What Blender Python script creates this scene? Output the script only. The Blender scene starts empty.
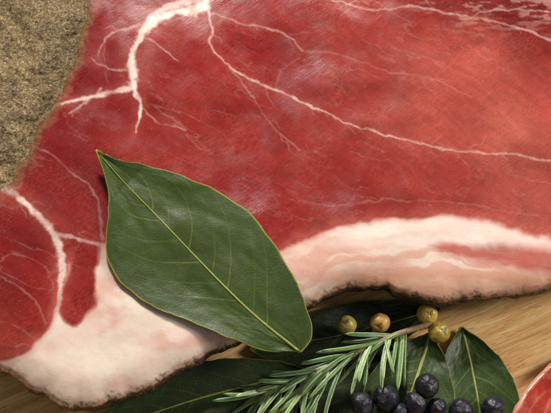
import bpy, bmesh, math, random
import numpy as np
from mathutils import Vector, Matrix
random.seed(4); rng=np.random.RandomState(4)
U=0.0003; W0,H0=551.0,413.0
FOC=70.0; F=W0*FOC/36.0; TH=math.radians(22); HT=62.0      # ham top height in px units
st,ct=math.sin(TH),math.cos(TH)
CAM=np.array([0,-F*st,HT+F*ct])                              # in px units
C=bpy.context.scene.collection
def un(x,y,z):
    """photo pixel + height (px units) -> world metres"""
    x=np.asarray(x,float); y=np.asarray(y,float); z=np.asarray(z,float)+0*x
    a=(x-W0/2)/F; b=-(y-H0/2)/F
    dx=a; dy=st+b*ct; dz=-ct+b*st
    t=(z-CAM[2])/dz
    return np.stack([CAM[0]+t*dx, CAM[1]+t*dy, z],-1)*U
# ---------------------------------------------------------------- noise
def h2(ix,iy,seed):
    n=(ix.astype(np.int64)*374761393+iy.astype(np.int64)*668265263+seed*974634777)&0xffffffff
    n=((n^(n>>13))*1274126177)&0xffffffff
    n=(n^(n>>16))&0xffffffff
    return n/4294967295.0
def vn(x,y,seed=0):
    x=np.asarray(x,float); y=np.asarray(y,float)
    ix=np.floor(x); iy=np.floor(y); fx=x-ix; fy=y-iy
    fx=fx*fx*(3-2*fx); fy=fy*fy*(3-2*fy)
    a=h2(ix,iy,seed); b=h2(ix+1,iy,seed); c=h2(ix,iy+1,seed); d=h2(ix+1,iy+1,seed)
    return (a*(1-fx)+b*fx)*(1-fy)+(c*(1-fx)+d*fx)*fy
def fbm(x,y,seed=0,o=4):
    s=0;a=.5;t=0
    for i in range(o):
        s=s+a*vn(x,y,seed+i*7); t+=a; a*=.5; x,y=x*1.63-y*1.2+5.1,x*1.2+y*1.63+1.7
    return s/t
def fbs(x,y,seed=0,o=4):      # keeps its stretch: octaves are not rotated
    s=0;a=.5;t=0
    for i in range(o):
        s=s+a*vn(x,y,seed+i*7); t+=a; a*=.5; x=x*2.03+5.1; y=y*2.03+1.7
    return s/t
def ss(a,b,x):
    t=np.clip((x-a)/(b-a),0,1); return t*t*(3-2*t)
def lin(c):
    c=np.asarray(c,float)/255.0
    return np.where(c<=0.04045,c/12.92,((c+0.055)/1.055)**2.4)
def cr(pts,n,closed=False):
    P=np.array(pts,float); m=len(P); out=[]
    segs=m if closed else m-1
    for i in range(segs):
        if closed: p0,p1,p2,p3=P[(i-1)%m],P[i],P[(i+1)%m],P[(i+2)%m]
        else: p0,p1,p2,p3=P[max(i-1,0)],P[i],P[i+1],P[min(i+2,m-1)]
        for k in range(16):
            t=k/16; out.append(.5*((2*p1)+(-p0+p2)*t+(2*p0-5*p1+4*p2-p3)*t*t+(-p0+3*p1-3*p2+p3)*t**3))
    out.append(P[0] if closed else P[-1]); out=np.array(out)
    L=np.concatenate([[0],np.cumsum(np.linalg.norm(np.diff(out,axis=0),axis=1))])
    s=np.linspace(0,L[-1],n)
    return np.stack([np.interp(s,L,out[:,k]) for k in range(P.shape[1])],-1)
def segd(x,y,a,b):
    ex,ey=b[0]-a[0],b[1]-a[1]; L2=ex*ex+ey*ey+1e-9
    t=np.clip(((x-a[0])*ex+(y-a[1])*ey)/L2,0,1)
    qx=a[0]+t*ex; qy=a[1]+t*ey
    return (x-qx)**2+(y-qy)**2,qx,qy,t
def polysd(x,y,poly):
    D=np.full(x.shape,1e12); QX=x.copy(); QY=y.copy(); ins=np.zeros(x.shape,bool)
    n=len(poly)
    for i in range(n):
        a=poly[i]; b=poly[(i+1)%n]
        if abs(a[0]-b[0])+abs(a[1]-b[1])<1e-9: continue
        d,qx,qy,t=segd(x,y,a,b); m=d<D
        D=np.where(m,d,D); QX=np.where(m,qx,QX); QY=np.where(m,qy,QY)
        if a[1]!=b[1]:
            ins^=((a[1]>y)!=(b[1]>y))&(x<(b[0]-a[0])*(y-a[1])/(b[1]-a[1])+a[0])
    D=np.sqrt(D); return np.where(ins,D,-D),QX,QY
# ---------------------------------------------------------------- objects
def mesh_obj(name,V,faces,mat,parent=None,origin=(0,0,0),col=None,smooth=True,fix=False):
    me=bpy.data.meshes.new(name); V=np.asarray(V,float)-np.array(origin)
    me.from_pydata(V.tolist(),[],faces if isinstance(faces,list) else faces.tolist())
    if col is not None:
        at=me.color_attributes.new('Col','FLOAT_COLOR','POINT')
        c=np.ones((len(V),4),np.float32); c[:,:3]=col; at.data.foreach_set('color',c.ravel())
    if fix:
        bm=bmesh.new(); bm.from_mesh(me); bmesh.ops.recalc_face_normals(bm,faces=bm.faces); bm.to_mesh(me); bm.free()
    me.polygons.foreach_set('use_smooth',[smooth]*len(me.polygons)); me.update()
    me.materials.append(mat)
    o=bpy.data.objects.new(name,me); C.objects.link(o)
    if parent: o.parent=parent
    else: o.location=origin
    return o
def thing(name,label,cat,loc,group=None):
    o=bpy.data.objects.new(name,None); o.empty_display_size=.01; C.objects.link(o); o.location=loc
    o['label']=label; o['category']=cat
    if group:o['group']=group
    return o
def tag(o,label,cat,group=None):
    o['label']=label;o['category']=cat
    if group:o['group']=group
# ---------------------------------------------------------------- materials
class NT:
    def __init__(s,name):
        s.m=bpy.data.materials.new(name); s.m.use_nodes=True; s.t=s.m.node_tree; s.b=s.t.nodes['Principled BSDF']
        tc=s.n('ShaderNodeTexCoord'); mp=s.n('ShaderNodeVectorMath'); mp.operation='SCALE'; mp.inputs['Scale'].default_value=1/U
        s.l(tc.outputs['Object'],mp.inputs[0]); s.co=mp.outputs[0]      # coordinates in px units
    def n(s,t): return s.t.nodes.new(t)
    def l(s,a,b): s.t.links.new(a,b)
    def mapv(s,scale=(1,1,1),rot=(0,0,0)):
        r=s.n('ShaderNodeMapping'); r.inputs['Rotation'].default_value=rot; s.l(s.co,r.inputs[0])
        q=s.n('ShaderNodeVectorMath'); q.operation='MULTIPLY'; q.inputs[1].default_value=scale; s.l(r.outputs[0],q.inputs[0]); return q.outputs[0]
    def noise(s,size,detail=4,rough=.55,vec=None,dist=0):
        q=s.n('ShaderNodeTexNoise'); q.inputs['Scale'].default_value=1/size; q.inputs['Detail'].default_value=detail
        q.inputs['Roughness'].default_value=rough; q.inputs['Distortion'].default_value=dist; s.l(vec or s.co,q.inputs['Vector']); return q.outputs['Fac']
    def voro(s,size,feature='F1',vec=None):
        q=s.n('ShaderNodeTexVoronoi'); q.feature=feature; q.inputs['Scale'].default_value=1/size; s.l(vec or s.co,q.inputs['Vector']); return q
    def rng(s,v,a,b,c,d):
        q=s.n('ShaderNodeMapRange'); s.l(v,q.inputs[0])
        for i,k in enumerate((a,b,c,d)): q.inputs[i+1].default_value=k
        return q.outputs[0]
    def ramp(s,v,stops):
        q=s.n('ShaderNodeValToRGB'); s.l(v,q.inputs[0]); e=q.color_ramp.elements
        while len(e)<len(stops): e.new(.5)
        for i,(p,c) in enumerate(stops): e[i].position=p; e[i].color=(*lin(c),1)
        return q.outputs[0]
    def mix(s,f,a,b,mode='MIX'):
        q=s.n('ShaderNodeMix'); q.data_type='RGBA'; q.blend_type=mode
        for v,i in ((f,0),(a,6),(b,7)):
            if isinstance(v,(int,float)): q.inputs[i].default_value=v
            elif isinstance(v,tuple): q.inputs[i].default_value=(*lin(v),1)
            else: s.l(v,q.inputs[i])
        return q.outputs[2]
    def mul(s,col,v):   # colour times scalar
        q=s.n('ShaderNodeVectorMath'); q.operation='SCALE'; s.l(col,q.inputs[0]); s.l(v,q.inputs['Scale']); return q.outputs[0]
    def add(s,a,b,op='ADD'):
        q=s.n('ShaderNodeMath'); q.operation=op
        for v,i in ((a,0),(b,1)):
            if isinstance(v,(int,float)): q.inputs[i].default_value=v
            else: s.l(v,q.inputs[i])
        return q.outputs[0]
    def bump(s,h,dist,strength=1,prev=None):
        q=s.n('ShaderNodeBump'); q.inputs['Distance'].default_value=dist*U; q.inputs['Strength'].default_value=strength; s.l(h,q.inputs['Height'])
        if prev: s.l(prev,q.inputs['Normal'])
        return q.outputs[0]
    def att(s):
        q=s.n('ShaderNodeAttribute'); q.attribute_name='Col'; return q.outputs['Color']
    def out(s,col=None,rough=None,nor=None,sss=0,rad=(1,.4,.25),sc=4,coat=0,spec=.5):
        b=s.b
        if col is not None: s.l(col,b.inputs['Base Color'])
        if rough is not None:
            if isinstance(rough,(int,float)): b.inputs['Roughness'].default_value=rough
            else: s.l(rough,b.inputs['Roughness'])
        if nor: s.l(nor,b.inputs['Normal'])
        b.inputs['Subsurface Weight'].default_value=sss; b.inputs['Subsurface Radius'].default_value=rad; b.inputs['Subsurface Scale'].default_value=sc*U
        b.inputs['Coat Weight'].default_value=coat; b.inputs['Coat Roughness'].default_value=.15
        b.inputs['Specular IOR Level'].default_value=spec
        return s.m
def m_meat():
    t=NT('cured_lean_meat'); c=t.att()
    fib=t.noise(2.2,6,.66,t.mapv((1,.22,1),(0,0,math.radians(52))),.9)
    cell=t.voro(4.2,'DISTANCE_TO_EDGE',t.mapv((1,.5,1),(0,0,math.radians(46)))); ce=t.rng(cell.outputs['Distance'],0,.2,1,0)
    gr=t.noise(1.0,3,.6)
    c=t.mul(c,t.rng(fib,.3,.7,.83,1.17)); c=t.mul(c,t.rng(gr,.3,.7,.84,1.16))
    patch=t.rng(t.noise(46,3,.55),.42,.62,0.01,.10); c=t.mix(t.add(ce,patch,'MULTIPLY'),c,(206,112,98))
    speck=t.rng(t.noise(1.4,2,.5,t.mapv((1,.45,1),(0,0,.8))),.65,.71,0,.36); sm=t.rng(t.noise(34,3,.6),.48,.66,.08,1); c=t.mix(t.add(speck,sm,'MULTIPLY'),c,(216,130,112))
    n=t.bump(t.noise(48,2,.5),1.4,.35); n=t.bump(t.noise(12,3,.5,t.mapv((1,.5,1),(0,0,.8))),.4,.3,n); n=t.bump(fib,.30,.35,n); n=t.bump(gr,.18,.4,n)
    return t.out(c,t.rng(t.noise(30,3,.5),.36,.66,.17,.32),n,.12,(1,.25,.15),4,.0,.36)
def m_fat():
    t=NT('cured_pork_fat'); c=t.att()
    c=t.mul(c,t.rng(t.noise(9,4,.6),.25,.75,.95,1.03)); c=t.mix(t.rng(t.noise(24,4,.6,t.mapv((.5,1,1))),.50,.75,0,.28),c,(222,160,142))
    c=t.mul(c,t.rng(t.noise(1.2,3,.6),.3,.7,.95,1.05))
    n=t.bump(t.noise(40,3,.5),3,.4); n=t.bump(t.noise(8,3,.5),.7,.4,n); n=t.bump(t.noise(1.6,3,.6),.16,.4,n)
    return t.out(c,t.rng(t.noise(20,3,.5),.35,.7,.16,.32),n,.3,(1,.5,.35),5,0,.5)
def m_rim():
    t=NT('dark_cured_rim'); c=t.att()
    c=t.mul(c,t.rng(t.noise(3,4,.65),.3,.7,.5,1.4))
    c=t.mix(t.rng(t.noise(2.4,2,.5),.60,.67,0,.6),c,(140,116,84)); c=t.mix(t.rng(t.noise(2.2,2,.5,t.mapv((1,1.1,1),(0,0,1))),.54,.60,0,.85),c,(20,16,13))
    n=t.bump(t.noise(5,5,.65),2.2,.7); n=t.bump(t.noise(1.6,3,.6),.7,.5,n)
    return t.out(c,.45,n,0)
def m_pepper():
    t=NT('peppered_rind'); v=t.voro(1.6); v2=t.voro(3.4,vec=t.mapv((1,1,1),(0,0,.7)))
    sep=t.n('ShaderNodeSeparateColor'); t.l(v.outputs['Color'],sep.inputs[0]); sep2=t.n('ShaderNodeSeparateColor'); t.l(v2.outputs['Color'],sep2.inputs[0])
    a=t.ramp(sep.outputs[0],[(0,(66,50,30)),(.3,(118,96,62)),(.6,(146,120,80)),(.85,(170,146,104)),(1,(204,186,148))])
    b=t.ramp(sep2.outputs[1],[(0,(60,46,28)),(.5,(128,104,66)),(1,(164,136,92))])
    c=t.mix(.4,a,b); c=t.mul(c,t.rng(t.noise(40,5,.65),.3,.7,.58,1.1)); c=t.mul(c,t.rng(v.outputs['Distance'],.1,.75,1.05,.8))
    c=t.mix(t.rng(t.noise(11,5,.7),.54,.70,0,.55),c,(68,48,26)); c=t.mix(t.rng(t.noise(8,5,.65,t.mapv((1,1,1),(0,0,2))),.60,.74,0,.4),c,(190,164,120))
    inv=t.add(1,v.outputs['Distance'],'SUBTRACT'); inv2=t.add(1,v2.outputs['Distance'],'SUBTRACT')
    n=t.bump(t.noise(18,4,.55),3.5,.6); n=t.bump(inv,.65,.5,n); n=t.bump(inv2,.7,.4,n); n=t.bump(t.noise(1.2,2,.5),.4,.5,n)
    return t.out(c,.75,n,0,spec=.3)
def m_leaf(name,gloss=.38,bright=1.0):
    t=NT(name); c=t.att()
    c=t.mul(c,t.rng(t.noise(20,3,.5),.3,.7,.88*bright,1.12*bright)); c=t.mul(c,t.rng(t.noise(2,3,.6),.3,.7,.90,1.10))
    e2=t.voro(2.4,'DISTANCE_TO_EDGE',t.mapv((1,1,.2))); net2=t.rng(e2.outputs['Distance'],0,.12,1,0)
    c=t.mix(t.add(net2,.10,'MULTIPLY'),c,(120,136,56))
    sp=t.rng(t.noise(5,2,.5),.70,.76,0,.45); c=t.mix(sp,c,(104,94,40))
    n=t.bump(t.noise(11,3,.5),.7,.3); n=t.bump(net2,.16,.3,n); n=t.bump(t.noise(30,3,.5),2.8,.3,n)
    return t.out(c,t.rng(t.noise(16,4,.6),.3,.7,gloss-.06,gloss+.08),n,.0,spec=.34)
def m_plain(name,col,rough=.5,var=.25,size=4,b=.8,sss=0):
    t=NT(name); q=t.n('ShaderNodeRGB'); q.outputs[0].default_value=(*lin(col),1)
    c=t.mul(q.outputs[0],t.rng(t.noise(size,4,.6),.3,.7,1-var,1+var)); n=t.bump(t.noise(size*.6,4,.6),b,.6)
    return t.out(c,rough,n,sss)
def m_needle():
    t=NT('rosemary_green'); c=t.att(); c=t.mul(c,t.rng(t.noise(4,4,.6),.3,.7,.8,1.2)); n=t.bump(t.noise(1.6,3,.6),.4,.5)
    return t.out(c,.34,n,0)
def m_berry(name,dark):
    t=NT(name); c=t.att(); n0=t.noise(3.2,4,.6)
    c=t.mul(c,t.rng(n0,.3,.7,.84,1.16))
    if dark:
        n=t.bump(t.noise(5,3,.5,dist=1.4),1.5,.5); n=t.bump(t.noise(1.4,3,.6),.12,.4,n)
        c=t.mix(t.rng(t.noise(9,4,.6),.45,.78,0,.3),c,(70,76,104))
    else: n=t.bump(t.noise(5,3,.5,dist=.6),1.0,.5); n=t.bump(t.noise(1.2,2,.6),.12,.4,n)
    return t.out(c,t.rng(t.noise(5,3,.6),.3,.7,.34,.5) if dark else .28,n,0,spec=.45)
def m_wood():
    t=NT('pale_oak_wood'); rot=(0,0,math.radians(-24))
    g=t.noise(9,7,.66,t.mapv((.06,1,1),rot),.9); g2=t.noise(1.8,4,.6,t.mapv((.05,1,1),rot)); big=t.noise(120,3,.5,t.mapv((.2,1,1),rot))
    c=t.ramp(g,[(.25,(186,126,66)),(.45,(230,174,106)),(.6,(244,198,130)),(.8,(250,214,154))])
    c=t.mul(c,t.rng(g2,.3,.7,.8,1.14)); c=t.mul(c,t.rng(big,.3,.7,1.0,1.14))
    pore=t.rng(t.noise(1.3,2,.5,t.mapv((.09,1,1),rot)),.60,.68,0,.6); c=t.mix(pore,c,(112,68,34))
    n=t.bump(g,1.6,.5); n=t.bump(g2,.8,.5,n)
    return t.out(c,.5,n,0)
M=dict(meat=m_meat(),fat=m_fat(),rim=m_rim(),pep=m_pepper(),leaf=m_leaf('bay_leaf_green',.40,1.0),dleaf=m_leaf('deep_bay_leaf_green',.38,1.1),
  rib=m_plain('yellow_green_rib',(140,144,66),.45,.2,5,.5),stem=m_plain('woody_stem',(150,122,84),.6,.35,3,1.2),needle=m_needle(),
  gold=m_berry('olive_gold_skin',False),black=m_berry('black_juniper_skin',True),wood=m_wood())
# ---------------------------------------------------------------- ham face functions (photo pixel space)
LEFT=[(118,-100),(100,-45),(91,0),(82,28),(76,50),(64,84),(45,116),(29,150),(10,180),(-25,212),(-70,236),(-120,250)]
BOTT=[(-150,300),(-110,338),(-50,352),(4,372),(24,385),(44,396),(72,408),(100,405),(126,396),(155,383),(190,364),(228,345),(262,329),(290,313),(312,303),(330,295),(350,288),(380,286),(398,293),(420,300),(445,302),(472,300),(500,296),(525,292),(552,287),(600,277),(650,250),(672,200),(676,100),(655,-20),(600,-85),(480,-112),(300,-118)]
fatpoly=cr([(-160,330),(-60,340),(0,362),(22,352),(46,326),(58,304),(61,282),(60,266),(72,254),(90,250),(105,243),(140,250),(190,258),(250,262),(285,247),(315,234),(350,224),(395,219),(440,218),(490,221),(550,236),(720,262),(720,520),(-160,520)],130,True)
lean2=cr([(66,258),(76,246),(86,232),(97,238),(97,254),(96,280),(92,302),(86,318),(76,328),(67,320),(62,300),(63,280)],40,True)
pink=cr([(430,250),(470,244),(510,243),(552,248),(700,268),(700,287),(552,272),(510,264),(470,259)],50,True)
VEINS=[ # points (x,y,width), strength
 ([(212,-60,5),(209,-20,6),(206,3,9),(196,8,12),(182,11,6),(168,12,7),(155,17,13),(146,26,11),(139,37,9),(134,50,4),(132,62,7),(134,78,7.5),(135,90,4),(139,106,2.2),(138,130,.6)],.95),
 ([(206,1,9),(180,2,8),(158,10,6),(150,18,6)],.66),
 ([(208,5,2.6),(213,25,1.3),(210,45,1.6),(224,61,1.0),(245,77,1.1),(275,91,.7),(310,107,.9),(345,123,.6),(400,137,1.1)],.58),
 ([(400,137,1.1),(430,144,1.4),(460,150,.9),(548,159,1.2),(690,170,2)],.42),
 ([(134,84,6),(112,91,3),(86,97,3.4),(62,103,1.2),(38,116,.6)],.78),
 ([(100,88,1.4),(82,104,1.6),(70,112,.8)],.4),
 ([(146,24,4),(124,30,1.3),(108,37,.8),(98,54,.4)],.42),
 ([(213,12,2),(236,20,1.0),(262,27,.8),(290,37,.6),(302,50,.4)],.36),
 ([(225,61,.7),(252,96,.5),(268,122,.5),(300,150,.4)],.2),
 ([(90,58,.5),(110,70,.8),(131,70,1.1)],.34),
 ([(12,192,6),(34,210,5),(54,232,6),(60,258,5),(60,292,4),(60,312,4)],.8),
 ([(-30,180,5),(12,192,7)],.8),
 ([(54,232,3.5),(80,240,2),(112,250,4)],.5),
 ([(302,50,.5),(340,53,.5),(380,69,.5),(430,79,.4),(470,96,.3)],.16),
 ([(300,-6,.6),(345,4,.7),(380,10,.8),(420,6,.7),(470,18,1.1),(510,25,1.3),(560,40,1.3)],.36),
 ([(470,18,.8),(500,10,1),(550,12,1)],.38),
 ([(139,106,1.2),(160,124,.6),(186,133,.4)],.26),
 ([(139,38,1.6),(158,46,.6),(176,60,.4)],.34),
 ([(275,91,.6),(282,70,.5),(300,58,.4)],.12),
 ([(20,140,.6),(44,150,1),(70,170,.8),(96,200,1.2),(100,240,2.4)],.26),
 ([(300,200,.6),(340,206,.8),(400,200,.8),(460,205,.8),(540,216,.8)],.12),
 ([(-20,272,.6),(12,282,1),(34,300,1),(44,322,.8)],.2),
]
rb=random.Random(21)
def grow(x,y,a,L,w,s):
    pts=[(x,y,w)]; n=max(4,int(L/6)); a0=a
    for i in range(n):
        a=a0+rb.gauss(0,.3); x+=math.cos(a)*L/n; y+=math.sin(a)*L/n; pts.append((x,y,w*(1-.7*(i+1)/n)))
    VEINS.append((pts,s))
for q,s in list(VEINS[:11]):
    for i in range(len(q)-1):
        p,r=q[i],q[i+1]; L=math.hypot(r[0]-p[0],r[1]-p[1])
        for k in range(int(L/28)+ (1 if rb.random()<.25 else 0)):
            t=rb.random(); a=math.atan2(r[1]-p[1],r[0]-p[0])+rb.choice([-1,1])*rb.uniform(.3,.8)
            grow(p[0]*(1-t)+r[0]*t,p[1]*(1-t)+r[1]*t,a,rb.uniform(10,30),rb.uniform(.05,.3),rb.uniform(.07,.17))
for k in range(14): grow(rb.uniform(180,520),rb.uniform(20,205),rb.uniform(.1,.7),rb.uniform(18,60),rb.uniform(.05,.2),rb.uniform(.06,.12))
TONES=[(100,20,150,36,36),(115,70,134,22,28),(60,120,150,36,36),(170,70,158,36,36),(160,30,164,44,42),(230,30,150,32,32),(260,70,152,34,34),(200,120,164,48,44),(150,140,162,48,44),(300,60,162,44,42),(300,110,170,56,50),
 (350,30,178,62,56),(360,90,182,72,64),(420,50,192,88,78),(430,105,194,92,80),(480,70,196,96,84),(500,125,200,106,92),(540,80,186,78,70),(530,15,116,20,24),(450,6,138,30,32),(400,2,166,48,46),(545,145,192,96,84),(548,40,140,36,36),
 (250,130,166,48,44),(350,150,168,58,52),(450,175,166,60,54),(350,190,146,38,36),(250,190,144,36,36),(540,190,178,80,72),(540,215,190,98,86),(60,180,142,36,36),(30,240,142,36,36),(20,300,152,34,32),(40,310,158,40,36),(0,335,176,70,60),(78,290,150,36,34),(-60,260,150,45,40),(620,100,180,60,50),(300,-80,160,45,40)]
def tone(x,y,T=TONES,p=1.6):
    acc=np.zeros(x.shape+(3,)); w=np.zeros(x.shape)
    for a in T:
        d=((x-a[0])**2+(y-a[1])**2+700.0)**(-p); acc+=d[...,None]*lin(a[2:]); w+=d
    return acc/w[...,None]*np.array([.74,.66,.61])
def polyfat(poly,x,y,s0,s1):
    d,_,_=polysd(x,y,poly); return ss(s0,s1,d)
def veinmask(x,y,VE,sharp=1.0,nz=None):
    Vm=np.zeros(x.shape)
    for pts,s in VE:
        P=cr(pts,max(6,len(pts)*3)); Pm=P[:,2].max()*1.8+6
        y0,y1=P[:,1].min()-Pm,P[:,1].max()+Pm; x0,x1=P[:,0].min()-Pm,P[:,0].max()+Pm
        idx=np.where((x>x0)&(x<x1)&(y>y0)&(y<y1))
        if len(idx[0])==0: continue
        xx,yy=x[idx],y[idx]; best=np.full(xx.shape,1e9)
        for i in range(len(P)-1):
            d,_,_,t=segd(xx,yy,P[i],P[i+1]); w=P[i,2]*(1-t)+P[i+1,2]*t
            best=np.minimum(best,np.sqrt(d)/(w*.5+.6))
        m=np.exp(-best**2*.9*sharp)
        if nz is not None: m=ss(.08,.92,m+(nz[idx]-.5)*.9*ss(.03,.3,m))
        Vm[idx]=np.maximum(Vm[idx],m*s)
    return Vm
def ham_fields(x,y):
    ax=(fbm(x/34,y/34,11)-.5); ay=(fbm(x/34,y/34,21)-.5); bx_=(fbm(x/8,y/8,15,4)-.5); by_=(fbm(x/8,y/8,25,4)-.5)
    wx=x+ax*16+bx_*4; wy=y+ay*14+by_*4
    fdd,_,_=polysd(wx,wy,fatpoly); cap=ss(-2.2,2.2,fdd)
    l2=polyfat(lean2,wx,wy,-3.5,3); cap=cap*(1-l2)
    capmask=cap.copy()
    pk=polyfat(pink,wx,wy,-6,7)
    vx=x+ax*8+bx_*4.5; vy=y+ay*8+by_*4.5
    v=veinmask(vx,vy,VEINS,1.0,fbm(x/5,y/5,29,4))*np.clip(.05+1.8*fbm(x/16,y/16,31,3),0,1.05)
    def ridge(sx,sy,seed,rot,sh):
        c,s=math.cos(rot),math.sin(rot); u=(x*c+y*s)/sx; w=(-x*s+y*c)/sy
        n=fbs(u,w,seed,5); return np.clip(1-np.abs(n-.5)*sh,0,1)**1.5
    marb=.20*ridge(70,20,41,.42,40)*ss(.45,.68,fbm(x/60,y/60,45))+.12*ridge(26,8,57,.5,28)*ss(.5,.7,fbm(x/40,y/40,59))
    topr=ss(380,470,x)*ss(46,6,y+(fbm(x/20,y/20,65,3)-.5)*20); flecks=.55*topr*ss(.55,.68,fbs((x+y*.3)/12,y/3.2,67,5)+(fbm(x/3,y/3,69,2)-.5)*.12)
    lean=tone(x+ax*40,y+ay*40)
    lf=(fbm(x/60,y/60,71,3)-.5)[...,None]; lean=lean*(1+.4*lf)
    fibre=(fbs((x*.8+y*.6)/34+bx_,(-x*.6+y*.8)/3.0+ax*6,75,4)-.5)[...,None]; lean=lean*(1+.36*fibre*np.array([.8,1.1,1.1]))
    mott=(fbm(x/8,y/8,78,3)-.5)[...,None]; lean=lean*(1+.14*mott)
    dk=ss(.52,.75,fbm(x/40,y/22,73,3))[...,None]; lean=lean*(1-.22*dk*np.array([.8,1,1]))
    lean=lean*(1-.35*topr*ss(.5,.35,fbs(x/16,y/4,68,4)))[...,None]
    halo=np.clip(veinmask(vx,vy,[([(p[0],p[1],p[2]*2.6+6) for p in q],.6*s) for q,s in VEINS[:14]],.8),0,1)*(.1+1.5*fbm(x/10,y/10,77,4))
    lean=lean+(lin((186,92,80))-lean)*np.clip(halo*.62,0,.8)[...,None]
    lean=lean+(lin((190,96,84))-lean)*(.45*ss(-14,0,fdd)*(1-l2)*(.3+1.4*fbm(x/9,y/9,83,3)))[...,None].clip(0,.8)
    fatc=lin((228,206,188))+0*lean
    rgt=ss(230,330,x)
    lay=fbs(x/110,fdd/6.5+ax*2,85,5)
    fatc=fatc+(lin((212,152,134))-fatc)*(ss(.5,.62,lay)*.65*rgt)[...,None]
    fatc=fatc+(lin((242,226,212))-fatc)*(ss(.5,.3,lay)*.6*rgt)[...,None]
    wpink=ss(.42,.68,fbm((x+y*.5)/50,y/30,81,4)); fatc=fatc+(lin((218,160,142))-fatc)*(wpink*.6)[...,None]
    wh=ss(.52,.70,fbm(x/44,y/30,89,4))*(1-rgt); fatc=fatc+(lin((242,226,210))-fatc)*(wh*.55)[...,None]
    fatc=fatc+(lin((206,132,116))-fatc)*(.5*ss(9,0,fdd)+.7*ss(0,.6,l2))[...,None].clip(0,.9)
    band=ss(300,360,x)*ss(254,240,y)*ss(1,6,fdd); fatc=fatc+(lin((244,228,216))-fatc)*(band*.65)[...,None]
    yel=ss(258,284,y)*ss(300,360,x); fatc=fatc+(lin((210,148,112))-fatc)*(yel*.7)[...,None]
    lowl=ss(120,20,x)*ss(330,380,y); fatc=fatc+(lin((236,203,176))-fatc)*(lowl*.5)[...,None]
    fatc=fatc+(lin((184,90,76))-fatc)*np.clip(pk*1.0*(.4+1.0*fbs(x/50,y/5,87,5)),0,.9)[...,None]
    vfat=lin((240,222,208)); vf=(v*(1-cap))[...,None]; fatc=fatc+(vfat-fatc)*np.clip(vf*.8,0,1)
    f=np.clip(np.maximum(cap,v)+(1-cap)*(marb+flecks*.6),0,1)
    col=lean*(1-f[...,None])+fatc*f[...,None]
    return col,capmask,f
def dleft(x,y):
    dl=np.full(x.shape,1e12)
    for i in range(0,len(lc)-2,2): dl=np.minimum(dl,segd(x,y,lc[i],lc[i+2])[0])
    return np.sqrt(dl)
def ham_colour(x,y,d):
    col,cap,f=ham_fields(x,y)
    dl=dleft(x,y); low=ss(3,12,dl)
    e=ss(10,0,d+(fbm(x/11,y/11,121,3)-.5)*16)*low  # cured, tanned band along the cut's lower rim
    col=col+(lin((176,128,90))-col)*np.clip(e*.65,0,1)[...,None]
    er=ss(2.2,.2,d+(fbm(x/5,y/5,123,3)-.5)*9)*low; col=col+(lin((66,50,38))-col)*(er*.75)[...,None]
    sp=ss(.60,.66,fbm(x/2.4,y/2.0,125,3))*ss(9,1,d+(fbm(x/8,y/8,127)-.5)*16)*low
    col=col+(lin((44,36,30))-col)*(sp*.7)[...,None]
    pr_=ss(9,3,dl+(fbm(x/9,y/9,139,3)-.5)*8); col=col+(lin((190,120,96))-col)*(pr_*.30)[...,None]   # paler dried border
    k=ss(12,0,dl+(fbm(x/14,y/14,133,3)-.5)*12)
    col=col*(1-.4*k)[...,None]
    s2=ss(.70-.30*k,.77-.30*k,fbm(x/2.4,y/2.4,131,3))*ss(13,0,dl)
    pc=lin((128,102,64))*(.4+fbm(x/2,y/2,137,2))[...,None]
    col=col+(pc-col)*(s2*.85)[...,None]
    return col,cap,f
def ham_top(x,y): return HT+(fbm(x/130,y/130,101,3)-.5)*12+(fbm(x/44,y/44,105,2)-.5)*1.4
def ham_z(x,y,d,f,cap):
    z=ham_top(x,y)+(fbm(x/12,y/12,109,2)-.5)*.25
    k=np.where(dleft(x,y)<=d+2.5,.2,1.0)
    z=z-k*(9*np.clip(1-d/34,0,1)**2+5*(1-np.sqrt(np.clip(1-np.clip(1-d/6,0,1)**2,0,1))))
    return z
def grid_part(poly,box,step,zf,colf,usesd=False):
    xs=np.arange(box[0],box[1]+.01,step); ys=np.arange(box[2],box[3]+.01,step)
    X,Y=np.meshgrid(xs,ys); d,qx,qy=polysd(X,Y,poly)
    lim=-1.5*step; snap=(d<0)&(d>lim); X=np.where(snap,qx,X); Y=np.where(snap,qy,Y)
    col,cap,f=colf(X,Y,np.maximum(d,0)) if usesd else colf(X,Y); Z=zf(X,Y,np.maximum(d,0),f,cap)
    V=un(X,Y,Z).reshape(-1,3); ny,nx=X.shape
    I=np.arange(ny*nx).reshape(ny,nx)
    a,b,c_,e=I[:-1,:-1],I[:-1,1:],I[1:,1:],I[1:,:-1]
    ok=d>lim; inn=d>0
    keep=ok[:-1,:-1]&ok[:-1,1:]&ok[1:,1:]&ok[1:,:-1]&(inn[:-1,:-1]|inn[:-1,1:]|inn[1:,1:]|inn[1:,:-1])
    Fq=np.stack([a,e,c_,b],-1)[keep]; cm=cap.ravel()[Fq].mean(1)
    return V,col.reshape(-1,3),Fq,cm
def sub(V,col,Fq):
    u,inv=np.unique(Fq.ravel(),return_inverse=True); return V[u],col[u],inv.reshape(-1,4)
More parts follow.
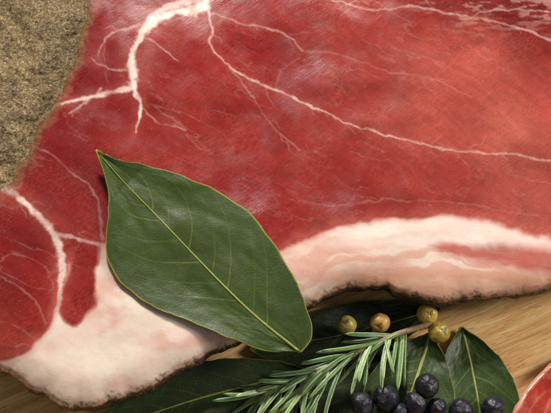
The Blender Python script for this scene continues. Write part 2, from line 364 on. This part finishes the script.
def rim_part(P,H_at,height,bulge,under,rows,colf,seed,ampl=3.0):
    """side wall along px outline P (open, ordered), heights at outline from H_at"""
    n=len(P); top=un(P[:,0],P[:,1],H_at)/U; T=np.gradient(top[:,:2],axis=0); T/=np.linalg.norm(T,axis=1)[:,None]+1e-9
    N=np.stack([-T[:,1],T[:,0]],-1)*colf['side']
    s=np.concatenate([[0],np.cumsum(np.linalg.norm(np.diff(top[:,:2],axis=0),axis=1))])
    V=[];Cc=[]
    for k in range(rows):
        t=k/(rows-1); z=H_at*(1-t)**1.0; off=bulge*math.sin(min(t*6,math.pi))*1.0 - under*ss(.10,1,np.array(t))
        j=(fbm(s/9,np.full(n,t*7),seed,4)-.5)*ampl*2*ss(0,.08,np.array(t)); j=j+(fbm(s/40,np.full(n,t*2),seed+3,2)-.5)*ampl*3*ss(0,.3,np.array(t))
        V.append(np.stack([top[:,0]+N[:,0]*(off+j),top[:,1]+N[:,1]*(off+j),z+0*s],-1))
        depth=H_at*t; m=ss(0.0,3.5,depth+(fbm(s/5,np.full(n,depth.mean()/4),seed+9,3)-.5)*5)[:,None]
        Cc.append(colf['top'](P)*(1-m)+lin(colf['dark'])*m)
    V=np.array(V).reshape(-1,3)*U; Cc=np.array(Cc).reshape(-1,3)
    I=np.arange(rows*n).reshape(rows,n); Fq=np.stack([I[:-1,:-1],I[1:,:-1],I[1:,1:],I[:-1,1:]],-1).reshape(-1,4)
    return V,Cc,Fq
# ---------------------------------------------------------------- HAM
lc=cr(LEFT,110); jl=(fbm(np.arange(110)/2.5,np.zeros(110),17,3)-.5)[:,None]*8; nl=np.gradient(lc,axis=0); nl/=np.linalg.norm(nl,axis=1)[:,None]
ml=np.ones((110,1)); ml[0]=ml[-1]=0; lc=lc+np.stack([-nl[:,1],nl[:,0]],-1)*jl*ml
bc=cr([LEFT[-1]]+BOTT+[LEFT[0]],230)
jit=(fbm(np.arange(230)/1.8,np.zeros(230),7,3)-.5)[:,None]*8; nb=np.gradient(bc,axis=0); nb/=np.linalg.norm(nb,axis=1)[:,None]
mask=np.ones((230,1)); mask[0]=mask[-1]=0; bc=bc+np.stack([-nb[:,1],nb[:,0]],-1)*jit*mask
outline=np.concatenate([lc,bc[1:-1]])
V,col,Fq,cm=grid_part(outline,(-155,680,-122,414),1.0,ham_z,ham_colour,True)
base=un(300,100,0.0)
ham=thing('cured_ham','large cured ham with red marbled cut face, white fat and peppered rind','ham',base)
for nm,sel,mt in (('lean_meat',cm<.5,'meat'),('fat_layer',cm>=.5,'fat')):
    v,c,f=sub(V,col,Fq[sel]); mesh_obj(nm,v,f,M[mt],ham,base,c)
# dark rim around the cut face
n=1500; P=cr(bc,n); xx,yy=P[:,0],P[:,1]; colr,capr,fr=ham_colour(xx,yy,np.zeros(n)); Hat=ham_z(xx,yy,np.zeros(n),fr,capr)
tp=un(P[:,0],P[:,1],0*xx)/U; area=np.sum(tp[:-1,0]*tp[1:,1]-tp[1:,0]*tp[:-1,1]); side=-1.0 if area>0 else 1.0
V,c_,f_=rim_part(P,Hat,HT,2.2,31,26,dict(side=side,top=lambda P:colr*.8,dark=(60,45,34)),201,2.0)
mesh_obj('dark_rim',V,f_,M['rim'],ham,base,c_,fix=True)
# peppered rind on the left shoulder
pr=np.concatenate([lc,np.array([(-150,262),(-190,180),(-170,40),(-120,-60),(-40,-120),(60,-130)],float)])
def pep_z(x,y,d,f,cap):
    dd=np.full(x.shape,1e12)
    for i in range(len(lc)-1): dd=np.minimum(dd,segd(x,y,lc[i],lc[i+1])[0])
    dd=np.sqrt(dd); q=np.clip(dd/185,0,1); edge=ham_z(x,y,np.zeros(x.shape),np.zeros(x.shape),cap)
    edge=np.maximum(edge,HT-9)
    z=edge-1.0+6*ss(0,22,dd)-(HT-8)*(1-np.sqrt(1-q*q*.999))
    z=z+(fbm(x/24,y/24,301,3)-.5)*9*np.clip(dd/14,0,1)+((fbm(x/5,y/5,305,4)-.5)*2.2+(fbm(x/2,y/2,309,2)-.5)*.9)*np.clip(dd/3,.25,1)
    return np.maximum(z,.5)
V,col,Fq,cm=grid_part(pr,(-195,125,-135,268),1.0,pep_z,lambda x,y:(np.ones(x.shape+(3,))*.3,np.ones(x.shape),np.zeros(x.shape)))
v,c,f=sub(V,col,Fq); mesh_obj('peppered_rind',v,f,M['pep'],ham,base,c)
# ---------------------------------------------------------------- tubes / needles
def tube_geo(P,R,flat=1.0,seg=8,tips=True):
    P=np.array(P,float); n=len(P); T=np.gradient(P,axis=0); T/=np.linalg.norm(T,axis=1)[:,None]+1e-12
    V=[]; up=np.array([0,0,1.0])
    for i in range(n):
        s=np.cross(T[i],up); s/=np.linalg.norm(s)+1e-9; q=np.cross(s,T[i])
        for k in range(seg):
            a=2*math.pi*k/seg; V.append(P[i]+R[i]*(math.cos(a)*s+flat*math.sin(a)*q))
    Fs=[]
    for i in range(n-1):
        for k in range(seg):
            k2=(k+1)%seg; Fs.append([i*seg+k,i*seg+k2,(i+1)*seg+k2,(i+1)*seg+k])
    Fs.append(list(range(seg))[::-1]); Fs.append([(n-1)*seg+k for k in range(seg)])
    return np.array(V),Fs
# ---------------------------------------------------------------- leaves
def make_leaf(name,label,spine,ea,eb,zf,green,vein,edge,mat,group=None,seed=0,NS=430,NM=100,rib=2.2,vs=.30):
    S=cr(spine,NS); A=cr(ea,NS); B=cr(eb,NS)
    Lpx=np.linalg.norm(np.diff(S,axis=0),axis=1).sum()
    t=np.linspace(-1,1,2*NM+1); s=np.linspace(0,1,NS); Sg,Tg=np.meshgrid(s,t,indexing='ij')
    at=np.abs(Tg)[...,None]; E=np.where((Tg<0)[...,None],A[:,None,:],B[:,None,:]); X=S[:,None,:]*(1-at)+E*at
    X=X+((fbm(Sg*22,Tg*0+seed+np.sign(Tg)*5,seed,2)-.5)*4)[...,None]*(at**6)*np.sign(E-S[:,None,:])*.5
    vm=np.zeros(Sg.shape); K=9; ab=np.abs(Tg); wob=(fbm(Sg*7,Tg*3,seed+61,4)-.5)*.06*ab
    for sgn in (-1,1):
        for k in range(K):
            s0=.10+.86*(k+(.5 if sgn>0 else 0))/K+ (vn(np.array(k*3.3),np.array(sgn*2.0),seed)-.5)*.04
            c0=.20+.07*vn(np.array(k*1.7),np.array(sgn*3.0),seed+2)
            big=1.0 if k%2==0 else .55
            ds=np.abs((Sg)+wob-(s0-c0*ab**1.0*(.65+.6*ab)))*Lpx
            vm=np.maximum(vm,big*np.exp(-(ds/(.8))**2)*(np.sign(Tg)==sgn)*(1-.8*ab))
    body=fbm(Sg*4,Tg*2+9,seed+5,3)
    puff=fbm(Sg*7,Tg*2.4,seed+8,3)
    z=zf(X[...,0],X[...,1],Sg,Tg)-vm*.2+(puff-.5)*2.8
    V=un(X[...,0],X[...,1],z)
    c=lin(green)[None,None,:]*(.72+.56*body)[...,None]
    c=c+(lin(vein)-c)*(vm*vs)[...,None]
    c=c+(lin(edge)-c)*(ss(.968,.995,ab)*.7)[...,None]
    c=c+(lin(edge)-c)*(ss(.04,.0,Sg)*.9)[...,None]
    org=V[NS//2,NM]; 
    root=thing(name,label,'leaf',org,group)
    ny,nx=Sg.shape; I=np.arange(ny*nx).reshape(ny,nx)
    Fq=np.stack([I[:-1,:-1],I[:-1,1:],I[1:,1:],I[1:,:-1]],-1).reshape(-1,4)
    v=V.reshape(-1,3); a=v[Fq[len(Fq)//2+NM//2]]; nrm=np.cross(a[1]-a[0],a[2]-a[0])
    if nrm[2]<0: Fq=Fq[:,::-1]
    o=mesh_obj('blade',v,Fq,mat,root,org,c.reshape(-1,3))
    m=o.modifiers.new('thick','SOLIDIFY'); m.thickness=1.3*U; m.offset=-1
    R=np.interp(s,[0,.15,1],[.35,.55,1.4])*rib/2.2*U; Pm=V[:,NM].copy(); Pm[:,2]+=.05*U
    v,f=tube_geo(Pm[1::2],R[1::2],.55); mesh_obj('midrib',v,f,M['rib'],root,org,fix=True)
    return root
def gen_leaf(name,label,tip,basep,hw,bend,z0,curl,green,vein,edge,mat,seed,group=None,tilt=0,rib=2.2,zspine=0):
    tip=np.array(tip,float); b=np.array(basep,float); d=b-tip; L=np.linalg.norm(d); nrm=np.array([-d[1],d[0]])/L
    s=np.linspace(0,1,11); S=tip+d*s[:,None]+nrm*(bend*np.sin(np.pi*s))[:,None]
    w=hw*np.sin(np.pi*s**.9)**.75; w[0]=w[-1]=0
    A=S+nrm*w[:,None]; B=S-nrm*w[:,None]
    zf=lambda x,y,sg,tg: z0+zspine*sg+curl*np.abs(tg)**2+tilt*tg+3*np.sin(sg*7+seed)+4*np.maximum(0,.25-sg)*4*.8
    return make_leaf(name,label,S,A,B,zf,green,vein,edge,mat,group,seed,240,60,rib,.40)
sp=[(96,150),(122,180),(155,214),(193,254),(228,290),(260,320),(300,352)]
ea=[(96,150),(119,159),(150,166),(185,177),(220,192),(248,212),(273,242),(295,280),(310,316),(311,338),(300,352)]
eb=[(96,150),(106,178),(109,208),(106,236),(107,260),(124,286),(154,307),(188,321),(225,336),(265,350),(300,352)]
def zmain(x,y,s,t):
    return ham_top(x,y)+4.4+4*np.abs(t)**2*(.55+.45*np.sin(s*9+t))+11*np.clip(.16-s,0,1)/.16+1.2*np.sin(s*8)
make_leaf('bay_leaf','large green bay leaf with yellow tip lying on the cut face of the ham',sp,ea,eb,zmain,(54,70,25),(150,158,74),(158,152,50),M['leaf'],None,3)
G='loose bay leaves beside the ham'
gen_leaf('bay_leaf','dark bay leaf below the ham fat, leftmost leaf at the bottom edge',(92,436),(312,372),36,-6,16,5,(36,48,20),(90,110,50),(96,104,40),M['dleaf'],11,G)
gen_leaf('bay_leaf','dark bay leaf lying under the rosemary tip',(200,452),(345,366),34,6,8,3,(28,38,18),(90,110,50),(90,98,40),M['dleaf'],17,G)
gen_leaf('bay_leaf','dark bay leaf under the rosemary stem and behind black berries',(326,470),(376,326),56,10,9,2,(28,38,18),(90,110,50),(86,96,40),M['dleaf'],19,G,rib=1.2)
gen_leaf('bay_leaf','added dark bay leaf deepening the shade under the ham rim behind the gold berries',(250,350),(440,308),30,5,5,3,(26,35,17),(80,96,44),(80,88,36),M['dleaf'],37,G,rib=1.2)  # added leaf, its dark green stands in for shade on the wood below the rim
gen_leaf('bay_leaf','bay leaf with bright yellow midrib below the twig end',(382,456),(430,334),46,4,17,4,(48,64,23),(124,144,60),(130,135,52),M['leaf'],23,G,rib=3.2)
gen_leaf('bay_leaf','rightmost bay leaf, lying on bare wood beside the ham slice',(486,474),(462,328),42,4,9,5,(48,66,25),(124,144,60),(136,140,56),M['leaf'],29,G,rib=2.4)
# ---------------------------------------------------------------- rosemary
stem=cr([(433,324,28),(418,328,29),(398,334,31),(372,345,32),(342,360,32),(312,374,32),(284,385,32),(262,392,32)],60)
SW=un(stem[:,0],stem[:,1],stem[:,2]); org=SW[30]*1.0; org[2]=8*U
ros=thing('rosemary_sprig','green rosemary sprig with a woody stem lying across the bay leaves','rosemary',org)
v,f=tube_geo(SW,np.interp(np.linspace(0,1,60),[0,.5,1],[3.3,2.5,1.2])*U,1,10); mesh_obj('stem',v,f,M['stem'],ros,org,fix=True)
def needle(p,ang,L,z0,z1,w,cc,bend):
    k=14; ts=np.linspace(0,1,k); a=ang+bend*ts
    dx=np.cumsum(np.cos(a))*L/k; dy=np.cumsum(np.sin(a))*L/k; dx-=dx[0]; dy-=dy[0]
    zz=z0+(z1-z0)*np.sin(ts*1.5)
    P=un(p[0]+dx,p[1]+dy,zz); R=w*np.interp(ts,[0,.12,.5,.88,1],[.45,.85,1,.8,.15])*U
    v,f=tube_geo(P,R,.45,12)
    pale=random.random()<.4
    q=np.tile(np.isin(np.arange(12),(1,5,7,11)),k); q2=np.tile(np.isin(np.arange(12),(3,9)),k)
    c=lin(cc)[None]*.95+(lin((210,220,186))-lin(cc))[None]*((.6 if pale else .34)*q)[:,None]; c=c*(1-.3*q2)[:,None]
    mesh_obj('needle',v,f,M['needle'],ros,org,c,fix=True)
for i in range(70):
    u=.12+.88*(i/69)**.9; idx=min(59,int(u*59)); p=stem[idx]; q=stem[min(59,idx+2)]-stem[max(0,idx-2)]
    ax=math.atan2(q[1],q[0]); sd=1 if (i*7)%10>=7 else -1      # most needles fall towards the lower left
    L=random.uniform(60,108)*(1 if u<.72 else .6)
    if sd<0: ang=ax-math.radians(random.uniform(-14,72))*(1-.25*u)
    else: ang=ax+math.radians(random.uniform(-6,22)); L*=.7
    if u<.42 and sd<0: L*=.6; ang-=.2
    cc=random.choice([(100,138,60),(76,112,46),(126,158,80),(146,174,104),(62,94,38),(162,186,124),(108,142,68)])
    needle(p,ang,L,p[2]+random.uniform(-3,4),max(20,p[2]+random.uniform(-14,16)),random.uniform(1.9,2.7),cc,random.uniform(-.45,.5)*(1 if sd<0 else -1))
# ---------------------------------------------------------------- berries
def berry(name,label,cat,px,py,z,r,mat,c1,c2,group,seed,squash=.95,amp=.14):
    bm=bmesh.new(); bmesh.ops.create_icosphere(bm,subdivisions=5,radius=1); rs=random.Random(seed)
    ax=Vector((rs.uniform(-.6,.6),rs.uniform(-.9,.1),1)).normalized(); e1=ax.orthogonal().normalized(); e2=ax.cross(e1)
    P=np.array([v.co[:] for v in bm.verts]); fs=[[v.index for v in f.verts] for f in bm.faces]; bm.free()
    a=np.array(ax); d=P@a; th=np.arctan2(P@np.array(e2),P@np.array(e1))
    nz=(fbm(P[:,0]*1.5+seed,P[:,1]*1.5+P[:,2]*1.2,seed,3)-.5)
    rr=1+amp*nz
    cap=ss(.90,.99,d); star=np.exp(-(np.minimum.reduce([np.abs((th-k*2.094+math.pi)%(2*math.pi)-math.pi) for k in range(3)])*np.sqrt(np.clip(1-d*d,0,1))/.06)**2)*ss(.82,.9,d)
    rr=rr-.08*cap-.05*star
    V=P*rr[:,None]*np.array([1,1,squash])*r*U
    m=(np.clip(cap*.6+star*.6,0,1))[:,None]; nn=(fbm(P[:,0]*1.2+seed,P[:,1]*1.2+P[:,2],seed+6,2))[:,None]
    c=lin(c1)*(1-m)*(.7+.6*nn)+lin(c2)*m
    o=mesh_obj(name,V,fs,mat,None,(0,0,0),c); o.location=un(px,py,z); tag(o,label,cat,group); return o
GG='olive gold berries by the twig'; g2=(112,84,40)
berry('golden_berry','olive gold berry nearest the ham rim above the twig end','berry',427,314,28,10.5,M['gold'],(208,170,74),g2,GG,5)
berry('golden_berry','olive gold berry at the right of the twig end, on the bay leaf','berry',439,332,27,11,M['gold'],(188,162,66),g2,GG,6)
berry('golden_berry','olive gold berry in the shadow under the ham, between twig and rim','berry',380,323,28,10,M['gold'],(200,154,78),g2,GG,7)
berry('golden_berry','leftmost olive gold berry, nearest the big bay leaf','berry',347,325,26,9.5,M['gold'],(180,158,76),g2,GG,8)
BB='black juniper berries at the bottom edge'
bl=[(427,386,38,12,'black berry standing highest, on the bay leaf with the yellow midrib'),
 (386,398,32,12.5,'largest black berry, under the rosemary and beside the small round one'),
 (362,404,30,11.5,'leftmost black berry, below the rosemary needles'),
 (415,403,34,11,'black berry directly below the highest one'),
 (437,407,32,9,'small black berry at the lower edge between the middle and right berries'),
 (461,410,28,11.5,'black berry near the midrib of the rightmost bay leaf'),
 (493,408,22,11.5,'rightmost black berry, nearest the ham slice'),
 (400,413,30,9,'small black berry cut off by the bottom edge, middle of the cluster')]
for i,(x,y,z,r,lab) in enumerate(bl):
    berry('juniper_berry',lab,'berry',x,y,z,r,M['black'],(25,23,31),(66,60,58),BB,20+i,.95,.2)
# ---------------------------------------------------------------- ham slice at the lower right
so=cr([(506,440),(511,418),(519,400),(530,384),(543,371),(560,358),(610,340),(680,345),(720,400),(700,480),(600,505),(530,490)],110,True)[:-1]
ST=[(530,405,186,60,48),(550,390,180,54,44),(620,400,180,70,56)]
def slice_fields(x,y):
    d,_,_=polysd(x,y,so); w=(fbm(x/14,y/14,401,3)-.5)*6; f=ss(5,1,d+w); cap=f.copy()
    v=veinmask(x,y,[([(545,413,1.5),(552,398,2),(566,382,1)],.3),([(524,425,1),(534,404,1.2),(545,392,1)],.2),([(560,430,3),(600,400,3),(650,380,2)],.8)],1.0,fbm(x/4,y/4,403,3))
    f=np.clip(np.maximum(f,v)+.15*ss(.55,.75,fbm(x/8,y/8,405)),0,1)
    c=tone(x,y,ST)*(.8+.4*fbm(x/12,y/12,409))[...,None]*(1-f[...,None])+lin((214,156,130))*f[...,None]; return c,cap,f
def slice_z(x,y,d,f,cap): return 17+(fbm(x/40,y/40,411,3)-.5)*7-4*(1-np.sqrt(np.clip(1-np.clip(1-d/6,0,1)**2,0,1)))
V,col,Fq,cm=grid_part(so,(500,725,335,510),1.25,slice_z,slice_fields); sb=un(600,420,0.0)
sl=thing('ham_slice','red ham slice with a pale fat edge in the bottom right corner','ham slice',sb)
for nm,sel,mt in (('lean_meat',cm<.5,'meat'),('fat_edge',cm>=.5,'fat')):
    v,c,f=sub(V,col,Fq[sel]); mesh_obj(nm,v,f,M[mt],sl,sb,c)
P=cr(so,400,True); c0,cp,f0=slice_fields(P[:,0],P[:,1]); Hs=slice_z(P[:,0],P[:,1],np.zeros(400),f0,cp)
tp=un(P[:,0],P[:,1],0*P[:,0])/U; area=np.sum(tp[:-1,0]*tp[1:,1]-tp[1:,0]*tp[:-1,1])
V,c_,f_=rim_part(P,Hs,17,1.2,3,12,dict(side=-1.0 if area>0 else 1.0,top=lambda P:c0,dark=(186,126,100)),501,1.0)
mesh_obj('cut_side',V,f_,M['fat'],sl,sb,c_,fix=True)
# ---------------------------------------------------------------- wooden board
bm=bmesh.new(); bmesh.ops.create_grid(bm,x_segments=40,y_segments=30,size=.5); 
for v in bm.verts: v.co.y*=.8
me=bpy.data.meshes.new('wooden_board'); 
r=bmesh.ops.extrude_face_region(bm,geom=bm.faces[:]); 
for g in r['geom']:
    if isinstance(g,bmesh.types.BMVert): g.co.z-=.025
bmesh.ops.recalc_face_normals(bm,faces=bm.faces); bm.to_mesh(me); bm.free(); me.materials.append(M['wood'])
o=bpy.data.objects.new('wooden_board',me); C.objects.link(o); o['kind']='structure'; o['label']='pale oak board that everything lies on'; o['category']='board'
# ---------------------------------------------------------------- camera, light
cd=bpy.data.cameras.new('camera'); cam=bpy.data.objects.new('camera',cd); C.objects.link(cam); cd.lens=FOC; cd.sensor_width=36; cd.clip_start=.005; cd.clip_end=20
cam.location=CAM*U; cam.rotation_euler=(TH,0,0); bpy.context.scene.camera=cam
def area(name,loc,size,energy,col,tgt=(0,0,.01)):
    l=bpy.data.lights.new(name,'AREA'); l.shape='RECTANGLE'; l.size=size[0]; l.size_y=size[1]; l.energy=energy; l.color=col
    o=bpy.data.objects.new(name,l); C.objects.link(o); o.location=loc; o.rotation_euler=(Vector(tgt)-Vector(loc)).to_track_quat('-Z','Y').to_euler()
area('key_softbox',(-.10,.62,.45),(.14,.10),7.8,(1,.97,.92))
area('side_softbox',(.58,.06,.40),(.2,.2),3.2,(1,.97,.92))
w=bpy.data.worlds.new('World'); bpy.context.scene.world=w; w.use_nodes=True; w.node_tree.nodes['Background'].inputs[0].default_value=(1,.98,.96,1); w.node_tree.nodes['Background'].inputs[1].default_value=.15
vs=bpy.context.scene.view_settings; vs.view_transform='Standard'; vs.look='None'; vs.exposure=0
